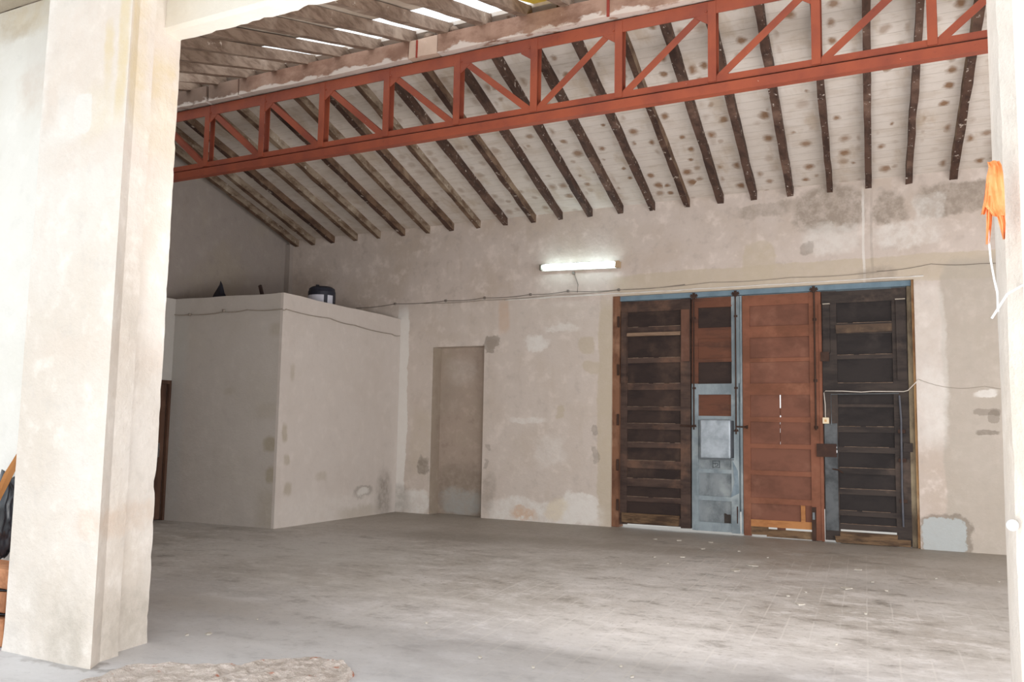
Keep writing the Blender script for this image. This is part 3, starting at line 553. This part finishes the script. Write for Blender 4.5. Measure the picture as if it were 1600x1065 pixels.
d2=bpy.data.objects.new('door_2',None); COL.objects.link(d2); d2['kind']='structure'; d2['label']='narrow wicket leaf, brown above and peeling blue-grey door below'
for (x0,x1,z0,z1,mt) in ((-3.925,-3.825,.03,2.27,BL),(-3.925,-3.825,2.27,3.61,WB),(-3.315,-3.20,.02,2.27,BL),(-3.305,-3.175,2.27,3.61,BL)):
    link('stile',B(x0,x1,GY,GY+.05,z0,z1,jit=.003),mt,d2)
for (a,b,mt) in ((3.455,3.612,WB),(2.975,3.14,WB),(2.60,2.66,WB),(2.10,2.268,BL),(1.71,1.772,BL),(.905,.965,BL),(.49,.555,BL),(.03,.165,BL)):
    link('rail',B(-3.829,-3.30,GY+.003,GY+.05,a,b,jit=.003),mt,d2)
for (a,b,mt) in ((3.13,3.46,DP),(2.65,2.98,WB),(2.26,2.61,DP),(1.77,2.11,WB),(.96,1.72,BLP),(.55,.91,BLP),(.16,.5,BLP)):
    link('panel',B(-3.84,-3.29,GY+.03,GY+.05,a,b),mt,d2)
mb=link('metal_box',bevel(B(-3.765,-3.30,GY-.125,GY+.0,1.13,1.715),.02,3),None or plain('galvanised_box',(178,188,196),.45,.4,.25,var=34,sc=5),d2,label='rounded pale grey metal box')
link('box_side',B(-3.302,-3.275,GY-.10,GY,1.14,1.70),plain('box_side_dark',(74,78,84),.6),d2)
link('drip_edge',B(-3.80,-3.28,GY-.02,GY+.01,1.105,1.125),GR,d2)
bm=bmesh.new()
for (a,b,c,d) in ((-3.61,-3.50,1.083,1.092),(-3.61,-3.50,.985,.994),(-3.61,-3.602,.985,1.092),(-3.508,-3.50,.985,1.092)): box(bm,a,b,GY+.022,GY+.034,c,d)
sw=[(-3.555+.034*(1-t*.65)*math.cos(-2.2+t*5.6),GY+.026,1.037+.032*(1-t*.65)*math.sin(-2.2+t*5.6)) for t in [i/18 for i in range(19)]]
tube(bm,sw,.005,6); tube(bm,[(-3.60,GY+.026,1.05),(-3.575,GY+.026,1.045)],.005,6); link('stamped_emblem',bm,plain('emblem_grey',(82,90,94),.6),d2)
link('rust_hole',B(-3.44,-3.34,GY+.026,GY+.034,.165,.30,jit=.012),plain('dark_rot',(66,60,56),.9),d2); link('rust_patch',B(-3.45,-3.33,GY+.024,GY+.034,.10,.16,jit=.012),plain('raw_wood_patch',(150,108,84),.9,var=40,sc=20),d2)
link('side_slot',B(-3.24,-3.215,GY-.003,GY+.01,.17,.42,jit=.003),plain('dark_rot2',(70,50,46),.9),d2)
bm=bmesh.new()
sh=[(-3.30,1.10),(-3.22,.95),(-3.20,.62),(-3.33,.55),(-3.27,.78)]
v=[bm.verts.new((x,GY-.012,z)) for x,z in sh]; w=[bm.verts.new((x,GY-.002,z)) for x,z in sh]; bm.faces.new(v); bm.faces.new(w[::-1])
for j in range(5): bm.faces.new((v[j],v[(j+1)%5],w[(j+1)%5],w[j]))
link('tin_patch',bm,plain('blue_tin_patch',(142,158,168),.5,.4,.2,var=30),d2)
for x,z0,z1 in ((-3.885,1.56,3.66),(-3.235,1.50,3.66)):
    bm=tube(bmesh.new(),[(x,GY-.03,z0),(x,GY-.03,z1)],.011,8)
    for z in (z0+.06,2.2,3.3,3.64): box(bm,x-.025,x+.025,GY-.02,GY,z-.015,z+.015)
    tube(bm,[(x-.035,GY-.03,z0+.05),(x+.035,GY-.03,z0+.05)],.012,6); link('bolt_rod',bm,IR,d2)
link('blue_post',B(-3.168,-3.142,GY-.01,GY+.05,0.02,3.61,jit=.003),BL,d2)
link('latch_bolt',tube(bmesh.new(),[(-3.24,GY-.035,1.615),(-3.10,GY-.035,1.61),(-3.06,GY-.03,1.61)],lambda t:.012+.02*(t>.9)),IR,d2)

d3=leaf('door_3','red-brown panelled gate leaf with daylight showing through a vertical crack',-3.138,-1.99,.0,3.612,-3.028,-2.158,
 [(.485,.57),(.905,.972),(1.30,1.366),(1.69,1.765),(2.095,2.268),(2.59,2.648),(2.958,3.13),(3.448,3.61)],RW,RP,split=[-2.60],gap=.016)
link('batten',B(-3.03,-2.155,GY-.004,GY+.05,.150,.250,jit=.004),TAN,d3,label='pale new wood batten')
link('batten',B(-2.31,-2.25,GY-.003,GY+.028,.25,.485,jit=.003),TAN,d3,label='short upright batten')
link('panel',B(-3.035,-2.15,GY+.03,GY+.05,.24,.495),RP,d3)
link('rotten_board',B(-3.03,-2.78,GY+.0,GY+.04,.03,.152,jit=.006),ROT,d3); link('rotten_board',B(-2.80,-2.15,GY+.0,GY+.04,.012,.118,jit=.007),ROT,d3)
bm=tube(bmesh.new(),[(-2.078,GY-.03,1.58),(-2.078,GY-.03,3.66)],.012,8)
for z in (1.62,2.3,3.2,3.64): box(bm,-2.105,-2.05,GY-.02,GY,z-.02,z+.02)
link('bolt_rod',bm,IR,d3)
bm=B(-2.155,-2.10,GY-.04,GY,0.0,.47,jit=.004); link('floor_bolt',bm,IR,d3); link('bolt_handle',B(-2.14,-2.11,GY-.06,GY-.035,.30,.40),GR,d3)
link('stile_edge',B(-2.02,-1.985,GY-.015,GY,.0,3.42,jit=.004),RW,d3)
bm=B(-2.07,-1.80,GY-.05,GY,1.20,1.385,jit=.004); link('lock_case',bm,wood('lock_case_brown',(84,60,50),(98,74,62),(66,48,42)),d3)
[link('cover_strip',B(-2.66,-2.54,GY+.052,GY+.07,a,b),RP,d3) for a,b in ((2.10,3.6),(1.79,1.90),(1.60,1.66),(1.40,1.535),(1.265,1.31),(.05,1.20))]
link('cover_strip',B(-3.22,-3.10,GY+.052,GY+.07,.34,3.61),BL,d3); link('cover_strip',B(-2.02,-1.93,GY+.052,GY+.07,.45,3.61),RP,d3); link('cover_strip',B(-.87,-.80,GY+.052,GY+.07,.0,3.61),DK2,d1.parent or d1); link('cover_strip',B(-3.98,-3.88,GY+.052,GY+.07,.05,3.61),DK,d1)

d4=leaf('door_4','blackened panelled gate leaf at the far right with grey metal edge',-1.975,-.84,.02,3.61,-1.775,-1.03,
 [(.185,.262),(.38,.45),(.68,.757),(.97,1.053),(1.27,1.35),(1.555,1.64),(1.915,1.955),(2.10,2.262),(2.61,2.668),(2.972,3.13),(3.43,3.60)],DK2,DP2)
link('cleat',B(-1.96,-1.865,GY-.035,GY,2.70,3.415,jit=.003),DK2,d4); link('cleat',B(-.975,-.85,GY-.03,GY,2.30,3.435,jit=.003),DK2,d4)
link('cleat_top',B(-1.96,-1.86,GY-.037,GY,3.415,3.428),plain('pale_end_grain',(190,180,166),.8),d4); link('cleat_top',B(-.98,-.85,GY-.037,GY,3.435,3.448),plain('pale_end_grain2',(190,180,166),.8),d4)
link('weather_strip',B(-1.78,-1.03,GY-.018,GY+.004,2.985,3.11,jit=.006),wood('worn_brown_strip',(92,76,64),(150,126,98),(66,56,50),axis=(.6,1,2)),d4)
link('metal_sheet',B(-1.965,-1.79,GY-.012,GY,.16,1.68,jit=.003),plain('grey_metal_sheet',(88,92,95),.5,.4,.1,var=44,sc=4),d4,label='dull grey metal sheet on the stile')
bm=bmesh.new(); tube(bm,[(-1.865,GY-.02,1.66),(-1.865,GY-.02,2.10),(-.96,GY-.02,2.11)],.008,6); link('conduit',bm,GR,d4)
bm=bmesh.new(); tube(bm,[(-.945,GY-.03,.27),(-.95,GY-.03,.78),(-.94,GY-.03,1.75),(-.955,GY-.03,2.08)],.014,8); link('steel_rod',bm,plain('bluish_steel',(92,94,102),.5,.4,.0),d4)
for z in (.62,1.58,1.18): link('rod_clip',B(-.985,-.89,GY-.035,GY,z-.025,z+.025,jit=.004),IR,d4)
link('keeper',B(-1.86,-1.795,GY-.045,GY-.01,1.325,1.35),plain('bright_metal',(220,222,224),.3,.6,.3),d4); link('keeper',bevel(B(-1.865,-1.79,GY-.045,GY-.01,1.255,1.305),.01,1),plain('bright_metal2',(220,222,224),.3,.6,.3),d4)
link('strap_hinge',B(-.92,-.80,GY-.03,GY,1.30,1.42,jit=.004),DK2,d4); link('strap_hinge',B(-2.0,-1.88,GY-.04,GY,2.58,2.72,jit=.004),IR,d4)
link('handle',tube(bmesh.new(),[(-1.86,GY-.03,1.03),(-1.78,GY-.045,1.02),(-1.72,GY-.03,.98)],.010),IR,d4)
for nm,a,b,c,d,j in (('rotten_plank',-1.78,-1.02,.0,.158,.007),('rotten_plank',-1.83,-.86,.01,.09,.012)):
    link(nm,B(a,b,GY-.02-(.04 if j>.01 else 0),GY+.04-(.05 if j>.01 else 0),c,d,jit=j),ROT,d4)
for x in (-3.88,-3.23,-2.08):
    bm=bmesh.new(); box(bm,x-.06,x+.06,GY-.04,GY-.02,3.63,3.655); box(bm,x-.02,x+.02,GY-.045,GY-.02,3.60,3.69); bar(bm,(x-.05,GY-.035,3.67),(x+.05,GY-.035,3.61),.012,.015); bar(bm,(x+.05,GY-.035,3.67),(x-.05,GY-.035,3.61),.012,.015)
    link('rod_guide',bm,IR,fr)

# dust lying on the ledges of the rails
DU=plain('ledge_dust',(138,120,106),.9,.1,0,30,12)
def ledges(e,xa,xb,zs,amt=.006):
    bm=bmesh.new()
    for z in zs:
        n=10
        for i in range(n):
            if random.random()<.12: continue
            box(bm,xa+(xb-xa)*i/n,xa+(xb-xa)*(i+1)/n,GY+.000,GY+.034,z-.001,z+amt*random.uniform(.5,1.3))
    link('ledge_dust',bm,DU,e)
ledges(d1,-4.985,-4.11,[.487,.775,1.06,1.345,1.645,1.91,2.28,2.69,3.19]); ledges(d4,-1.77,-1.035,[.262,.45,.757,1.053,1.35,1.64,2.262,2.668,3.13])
# switch and wiring on the gate
sw=thing('light_switch','small cream surface switch box hanging on the dark right gate leaf','switch')
CRM=plain('cream_plastic',(232,216,184),.4,.4,0,6)
link('switch_box',bevel(B(-1.985,-1.895,GY-.05,GY-.012,1.675,1.765),.008,2),CRM,sw); link('rocker',B(-1.955,-1.925,GY-.058,GY-.048,1.70,1.735),plain('amber_rocker',(214,170,110),.4),sw)
WW=plain('white_cable',(222,214,204),.6,.3)
bm=tube(bmesh.new(),[(-1.945,GY-.03,1.76),(-1.945,GY-.03,1.95),(-1.96,GY-.03,2.12),(-1.94,GY-.03,2.148),(-1.7,GY-.03,2.145),(-1.45,GY-.03,2.13),(-1.3,GY-.03,2.14),(-.9,GY-.03,2.135),(-.84,GY-.05,2.15),(-.74,13.45,2.25),(-.70,13.45,2.30)],.007,6)
tag(link('switch_cable',bm,WW,smooth=True),'white cable running across the dark gate leaf to the switch','cable')

# ------------------------------------------------------------------ lamp on the back wall
lp=thing('fluorescent_lamp','lit fluorescent batten lamp mounted on the back wall left of the gate','lamp')
tz=lambda x:4.245-(x+6.48)*.028
def rotbar(x0,x1,y,w,h,dz=0): return bar(bmesh.new(),(x0,y,tz(x0)+dz),(x1,y,tz(x1)+dz),w,h)
link('lamp_housing',rotbar(-6.48,-5.07,13.43,.06,.10,-.006),plain('lamp_housing_white',(214,206,196),.6),lp)
EM=plain('lit_tube',(255,255,255),.4,.2,0,0,6,(214,244,250),10.0)
bm=bmesh.new(); tube(bm,[(-6.44+1.31*i/20,13.365,tz(-6.44+1.31*i/20)+.012) for i in range(21)],lambda t:.043 if .02<t<.98 else .03,12); link('lamp_tube',bm,EM,lp,smooth=True)
link('end_cap',rotbar(-5.125,-5.065,13.39,.12,.105),plain('end_cap_tan',(196,170,140),.6),lp); link('end_cap',rotbar(-6.49,-6.455,13.39,.12,.09),plain('end_cap_grey',(130,124,112),.6),lp)
GC=plain('dusty_cable',(168,158,146),.8,.2); DC=plain('dark_cable',(132,124,116),.8,.2)
bm=tube(bmesh.new(),[(-5.90,13.44,4.14),(-5.865,13.445,4.05),(-5.82,13.445,3.93),(-5.83,13.445,3.80)],.006,6); box(bm,-5.92,-5.88,13.42,13.46,4.11,4.15)
tag(link('lamp_cable',bm,DC),'short cable dropping from the lit wall lamp','cable')
def cable(name,pts,r,mt,label,clips=()):
    P=[]; 
    for a,b in zip(pts[:-1],pts[1:]):
        for i in range(6):
            t=i/6; q=Vector(a).lerp(Vector(b),t); q.z-=.018*math.sin(math.pi*t); P.append(q)
    P.append(Vector(pts[-1])); bm=tube(bmesh.new(),P,r,6)
    for c in clips: box(bm,c[0]-.015,c[0]+.015,c[1]-.02,c[1]+.01,c[2]-.02,c[2]+.02)
    return tag(link(name,bm,mt,smooth=True),label,'cable')
cl=[(-10.4,3.755),(-9.5,3.79),(-8.4,3.79),(-7.6,3.80),(-6.7,3.81),(-6.0,3.83),(-5.1,3.80),(-4.0,3.82)]
cable('wall_cable',[(x,13.45,z) for x,z in cl],.0055,DC,'dark sagging cable along the back wall from the storage room to the gate',[(x,13.45,z) for x,z in cl[1:-1]])
cable('wall_cable',[(x,13.45,z-.03-.01*(i%2)) for i,(x,z) in enumerate([(-8.9,3.80),(-7.6,3.80),(-6.3,3.81),(-5.0,3.84),(-3.6,3.86),(-2.4,3.87),(-1.2,3.86)])],.006,GC,'pale cable along the back wall above the gate head')
cable('wall_cable',[(-1.2,13.45,3.84),(-.5,13.45,3.90),(.1,13.45,3.86),(.8,13.45,3.88)],.004,DC,'dark cable on the back wall between gate and right pillar')
cable('wall_cable',[(-11.5,10.025,3.27),(-11.05,10.045,3.235),(-10.35,10.075,3.25),(-9.9,10.10,3.265),(-9.215,10.13,3.25),(-9.205,10.2,3.255),(-9.25,11.29,3.25),(-9.27,11.97,3.215),(-9.34,13.15,3.19),(-9.345,13.4,3.185)],.008,GC,'grey cable clipped round the top of the storage room',[(-11.05,10.045,3.235),(-10.35,10.075,3.27)])
cable('wall_cable',[(-.70,13.45,2.30),(-.3,13.45,2.18),(.1,13.45,2.2),(.5,13.45,2.16)],.003,GC,'thin cable sagging on the wall right of the gate')

# ------------------------------------------------------------------ things on the storage roof
BK=plain('black_plastic',(40,42,54),.5,.4,0,10)
dr=thing('plastic_drum','black plastic drum with a white label on top of the storage room','drum',loc=(-9.78,11.7,3.42))
bm=bmesh.new(); prof=[(.0,.0),(.20,0),(.225,.02),(.23,.12),(.225,.14),(.23,.16),(.23,.34),(.222,.36),(.215,.40),(.17,.43),(.0,.43)]
R=[[bm.verts.new((r*math.cos(2*math.pi*j/32),r*math.sin(2*math.pi*j/32),z)) for j in range(32)] if r>0 else None for r,z in prof]
for a,b in zip(R[1:-2],R[2:-1]):
    for j in range(32): bm.faces.new((a[j],a[(j+1)%32],b[(j+1)%32],b[j]))
bm.faces.new(R[1][::-1]); bm.faces.new(R[-2]); link('drum_body',bm,BK,dr,smooth=False)
def band(a0,a1,z0,z1,r=.2335):
    bm=bmesh.new(); n=12; v=[]
    for i in range(n+1):
        t=a0+(a1-a0)*i/n; v.append([bm.verts.new((rr*math.cos(t),rr*math.sin(t),z)) for rr,z in ((r,z0),(r,z1),(r-.012,z1),(r-.012,z0))])
    for p,q in zip(v[:-1],v[1:]):
        for j in range(4): bm.faces.new((p[j],p[(j+1)%4],q[(j+1)%4],q[j]))
    bm.faces.new(v[0]); bm.faces.new(v[-1][::-1]); return bm
WLb=plain('white_label',(206,206,216),.6,.3,0,8)
link('label',band(math.radians(-128),math.radians(-42),.05,.275),WLb,dr,label='white label wrapped round the drum'); link('label',band(math.radians(-26),math.radians(0),.05,.275),WLb,dr)
link('filler_cap',tube(bmesh.new(),[(-.06,-.05,.42),(-.06,-.05,.47)],.03,12),BK,dr)
bm=bmesh.new(); ap=(-11.30,10.88,3.93)
base=[(-11.60,10.8,3.42),(-11.05,10.75,3.42),(-10.90,10.95,3.42),(-11.2,11.15,3.42),(-11.55,11.05,3.42)]
L=7; R=[]
for i in range(L+1):
    t=i/L; tt=t**.6; R.append([bm.verts.new(Vector(b).lerp(Vector(ap),0)*(0)+Vector((ap[0]+(b[0]-ap[0])*(1-tt)+.02*math.sin(t*9),ap[1]+(b[1]-ap[1])*(1-tt),3.42+(ap[2]-3.42)*t))) for b in base] )
for a,b in zip(R[:-1],R[1:]):
    for j in range(5): bm.faces.new((a[j],a[(j+1)%5],b[(j+1)%5],b[j]))
bm.faces.new(R[0][::-1]); bm.faces.new(R[-1]); tag(link('folded_tarpaulin',bm,BK),'dark pointed bundle on top of the storage room near the left wall','tarpaulin')
tag(link('wooden_stick',bar(bmesh.new(),(-10.28,10.9,3.42),(-10.42,10.9,3.80),.035,.05),plain('dark_stick',(70,54,50),.8)),'short dark stick standing up behind the storage room parapet','stick')

# ------------------------------------------------------------------ pile left of the pillar
OW=wood('fresh_sawn_wood',(206,146,92),(222,170,118),(180,120,72),axis=(1,1,.4),sc=5)
OW2=wood('sawn_block_wood',(196,138,100),(214,164,128),(150,100,70),axis=(.6,1,1),sc=6)
bm=bmesh.new()
pl=[(-6.44,3.87,.51),(-6.33,3.87,.51),(-6.215,4.03,1.12),(-6.185,4.235,1.50),(-6.20,4.235,1.50)]
v=[bm.verts.new(p) for p in pl]; w=[bm.verts.new((p[0],p[1]+.03,p[2])) for p in pl]; bm.faces.new(v); bm.faces.new(w[::-1])
for j in range(5): bm.faces.new((v[j],v[(j+1)%5],w[(j+1)%5],w[j]))
tag(link('wooden_plank',bm,OW),'pale sawn plank leaning with its pointed top against the wall left of the pillar','plank')
for i,(z0,z1,x1,y) in enumerate(((.0,.185,-5.80,3.83),(.212,.345,-5.83,3.86),(.372,.50,-5.82,3.87))):
    tag(link('timber_block',bevel(B(-6.9,x1,y,y+.26,z0,z1,jit=.005),.008,1),OW2),'short sawn timber block, %s of the stack left of the pillar'%('bottom','middle','top')[i],'timber','timber blocks stacked left of the pillar')
BP=plain('black_plastic_film',(46,50,58),.22,.6,0,14,9)
bm=bmesh.new(); bmesh.ops.create_icosphere(bm,subdivisions=4,radius=1)
for v in bm.verts:
    n=noise.noise(v.co*2.5)*.25+abs(noise.noise(v.co*6))*.22; v.co=Vector((v.co.x*.15,v.co.y*.055,v.co.z*.29))*(1+n)
    v.co+=Vector((-6.39,4.17,.80))
tag(link('plastic_bundle',bm,BP,smooth=True),'crumpled black plastic bundle on the timber blocks beside the pillar','plastic bundle')
for i,(z,x) in enumerate(((.193,-5.88),(.353,-5.86))):
    bm=bmesh.new(); bmesh.ops.create_icosphere(bm,subdivisions=3,radius=1)
    for v in bm.verts: v.co=Vector((v.co.x*.3,v.co.y*.10,v.co.z*.005))*(1+.3*noise.noise(v.co*5)); v.co+=Vector((x-.25,3.93,z+.005))
    tag(link('plastic_scrap',bm,BP,smooth=True),'scrap of black plastic squeezed %s timber block'%('on the bottom','on the middle')[i],'plastic scrap')

# ------------------------------------------------------------------ orange bag strips and tie on the right pillar
OR=plain('orange_plastic_film',(255,172,112),.5,.4,0,30,14)
bg_=thing('orange_plastic_bag','torn orange plastic bag tied to the corner of the right pillar','plastic bag')
import math as _m
def strip(pts,th=.006):
    """pts: (x0,x1,z) cross sections of a hanging film, gently folded in depth"""
    bm=bmesh.new(); R=[]
    for i,(a,b,z) in enumerate(pts):
        row=[]
        for j in range(7):
            t=j/6; x=a+(b-a)*t; y=3.772+.010*math.sin(t*9+i*.9)
            row.append((x,y,z))
        R.append([bm.verts.new(p) for p in row]+[bm.verts.new((p[0],p[1]+th,p[2])) for p in row[::-1]])
    for p,q in zip(R[:-1],R[1:]):
        for j in range(14): bm.faces.new((p[j],p[(j+1)%14],q[(j+1)%14],q[j]))
    bm.faces.new(R[0]); bm.faces.new(R[-1][::-1]); return bm
q=3.77/4.2
def X(u): return (u-1534)/34*.073+.045      # helper for the strip widths below (metres)
link('bag_body',strip([(X(1543),X(1562),2.555),(X(1545),X(1565),2.535),(X(1541),X(1567),2.50),(X(1538),X(1568),2.44),(X(1537),X(1568),2.38),(X(1549),X(1568),2.34)]),OR,bg_)
link('torn_strip',strip([(X(1540),X(1548),2.47),(X(1535),X(1543),2.40),(X(1530),X(1537),2.352)]),OR,bg_)
link('torn_strip',strip([(X(1540),X(1550),2.42),(X(1538),X(1547),2.32),(X(1536),X(1542),2.235)]),OR,bg_)
link('torn_strip',strip([(X(1553),X(1567),2.36),(X(1558),X(1568),2.31),(X(1563),X(1566),2.25)]),OR,bg_)
WT=plain('white_strap',(236,236,238),.5,.3,0,6)
tag(link('white_strap',tube(bmesh.new(),[(X(1541),3.777,2.29),(X(1541),3.776,2.25),(X(1543),3.775,2.17),(X(1547),3.775,2.10),(X(1551),3.775,2.05),(X(1551),3.768,1.975)],.004,6),WT),'thin white strap hanging below the orange bag','strap')
tag(link('white_strap',tube(bmesh.new(),[(X(1541),3.765,1.95),(X(1566),3.772,2.04),(X(1578)+.03,3.825,2.08)],.0045,6),WT),'short stiff white tie sticking out from the pillar under the bag','strap')
bm=bmesh.new(); bmesh.ops.create_uvsphere(bm,u_segments=16,v_segments=10,radius=.022)
for v in bm.verts: v.co+=Vector((.105,3.86,1.18))
link('round_knob',bm,WT,RPIL,smooth=True,label='white round knob')

# ------------------------------------------------------------------ broken screed and flakes on the floor
def rubble_mat():
    k=N('broken_screed',.95,.15); p=k.pos(); a=k.noise(p,9,6,.7); b=k.noise(p,40,4,.7)
    c=k.mix(k.rng(a,.35,.65),lin((216,204,196)),lin((190,178,168))); c=k.mix(k.rng(b,.62,.7),c,lin((232,228,224))); c=k.mix(k.rng(k.noise(p,7,3,.6),.63,.7),c,lin((190,130,108)))
    k.color(c); k.bump(k.math('ADD',a,b),.8,.03); return k.m
ed=[(300,-4.40,4.16),(340,-4.25,4.22),(380,-4.12,4.30),(420,-4.05,4.47),(455,-3.95,4.62),(490,-3.86,4.68),(515,-3.72,4.70),(535,-3.58,4.66),(550,-3.46,4.57),(552,-3.36,4.42),(540,-3.25,4.2)]
bm=bmesh.new(); cx0,cy0=-3.9,4.0; ed2=[(x,y) for _,x,y in ed]+[(-3.1,3.7),(-3.4,3.3),(-4.0,3.2),(-4.6,3.5),(-4.7,3.9)]
out=[]
for i,a in enumerate(ed2):
    b=ed2[(i+1)%len(ed2)]
    for j in range(6):
        t=j/6; x=a[0]+(b[0]-a[0])*t; y=a[1]+(b[1]-a[1])*t; o=1+.05*noise.noise(Vector((x*9,y*9,0))); out.append((cx0+(x-cx0)*o,cy0+(y-cy0)*o))
R=[]
for s,h in [(1.0,-.012),(.99,.010)]+[(.98-.03*q,.020) for q in range(32)]:
    R.append([bm.verts.new((cx0+(x-cx0)*s,cy0+(y-cy0)*s,h+((.022*noise.noise(Vector(((cx0+(x-cx0)*s)*9,(cy0+(y-cy0)*s)*9,2)))+.014*noise.noise(Vector(((cx0+(x-cx0)*s)*26,(cy0+(y-cy0)*s)*26,2)))) if h>.015 else 0))) for x,y in out])
n=len(out)
for a,b in zip(R[:-1],R[1:]):
    for j in range(n): bm.faces.new((a[j],a[(j+1)%n],b[(j+1)%n],b[j]))
bm.faces.new(R[-1]); bm.faces.new(R[0][::-1])
tag(link('broken_screed',bm,rubble_mat()),'rough broken patch of pinkish concrete at the bottom edge in front of the opening','concrete patch')
FLK=[(-3.52,10.54,0.020),(-3.23,10.74,0.033),(-3.24,11.66,0.035),(-3.68,9.81,0.012),(-2.43,10.04,0.061),(-2.35,10.55,0.070),(-1.24,10.91,0.044),(-1.20,9.52,0.050),(-1.45,8.40,0.035),(-0.89,8.27,0.014),(-0.95,6.95,0.010),(-3.83,5.97,0.010),(-2.96,5.28,0.014),(-2.55,5.24,0.010),(-1.93,5.36,0.014),(-2.08,5.56,0.009),(-1.62,8.76,0.016),(-1.51,9.07,0.016),(-0.84,9.60,0.016),(-1.02,10.09,0.023),(-3.77,12.35,0.038),(-4.09,12.30,0.030),(-3.33,12.41,0.038),(-2.77,11.70,0.021),(-2.33,11.31,0.013),(-5.05,4.72,0.015),(-4.95,4.83,0.023),(-5.01,5.38,0.008),(-3.22,10.12,0.019),(-0.44,10.72,0.018),(0.15,10.87,0.018)]
FM=plain('plaster_flake',(196,190,180),.8,.2,0,20,9)
def where(x,y):
    if y<6: return 'just inside the opening'
    if x<-3.95: return 'in front of the far left gate leaf'
    if x<-3.15: return 'in front of the narrow blue wicket leaf'
    if x<-2.0: return 'in front of the red-brown gate leaf'
    if x<-.8: return 'in front of the black gate leaf'
    return 'between the black gate leaf and right pillar'
GRP={}
for t in sorted(FLK,key=lambda t:-t[1]): GRP.setdefault(where(t[0],t[1]),[]).append(t)
for i,(x,y,r) in enumerate(FLK):
    bm=bmesh.new(); n=7; a0=random.random()*6; v=[];w=[]
    for j in range(n):
        t=a0+2*math.pi*j/n; rr=r*random.uniform(.6,1.25); px,py=x+rr*math.cos(t),y+rr*1.3*math.sin(t); v.append(bm.verts.new((px,py,-.001))); w.append(bm.verts.new((px,py,.006+.006*random.random())))
    bm.faces.new(v[::-1]); bm.faces.new(w)
    for j in range(n): bm.faces.new((v[j],v[(j+1)%n],w[(j+1)%n],w[j]))
    tag(link('plaster_flake',bm,FM),'%s pale plaster flake %s, %s from the gate'%('large' if r>.04 else 'small' if r>.015 else 'tiny',where(x,y),names[GRP[where(x,y)].index((x,y,r))]),'plaster flake','plaster flakes scattered on the floor')
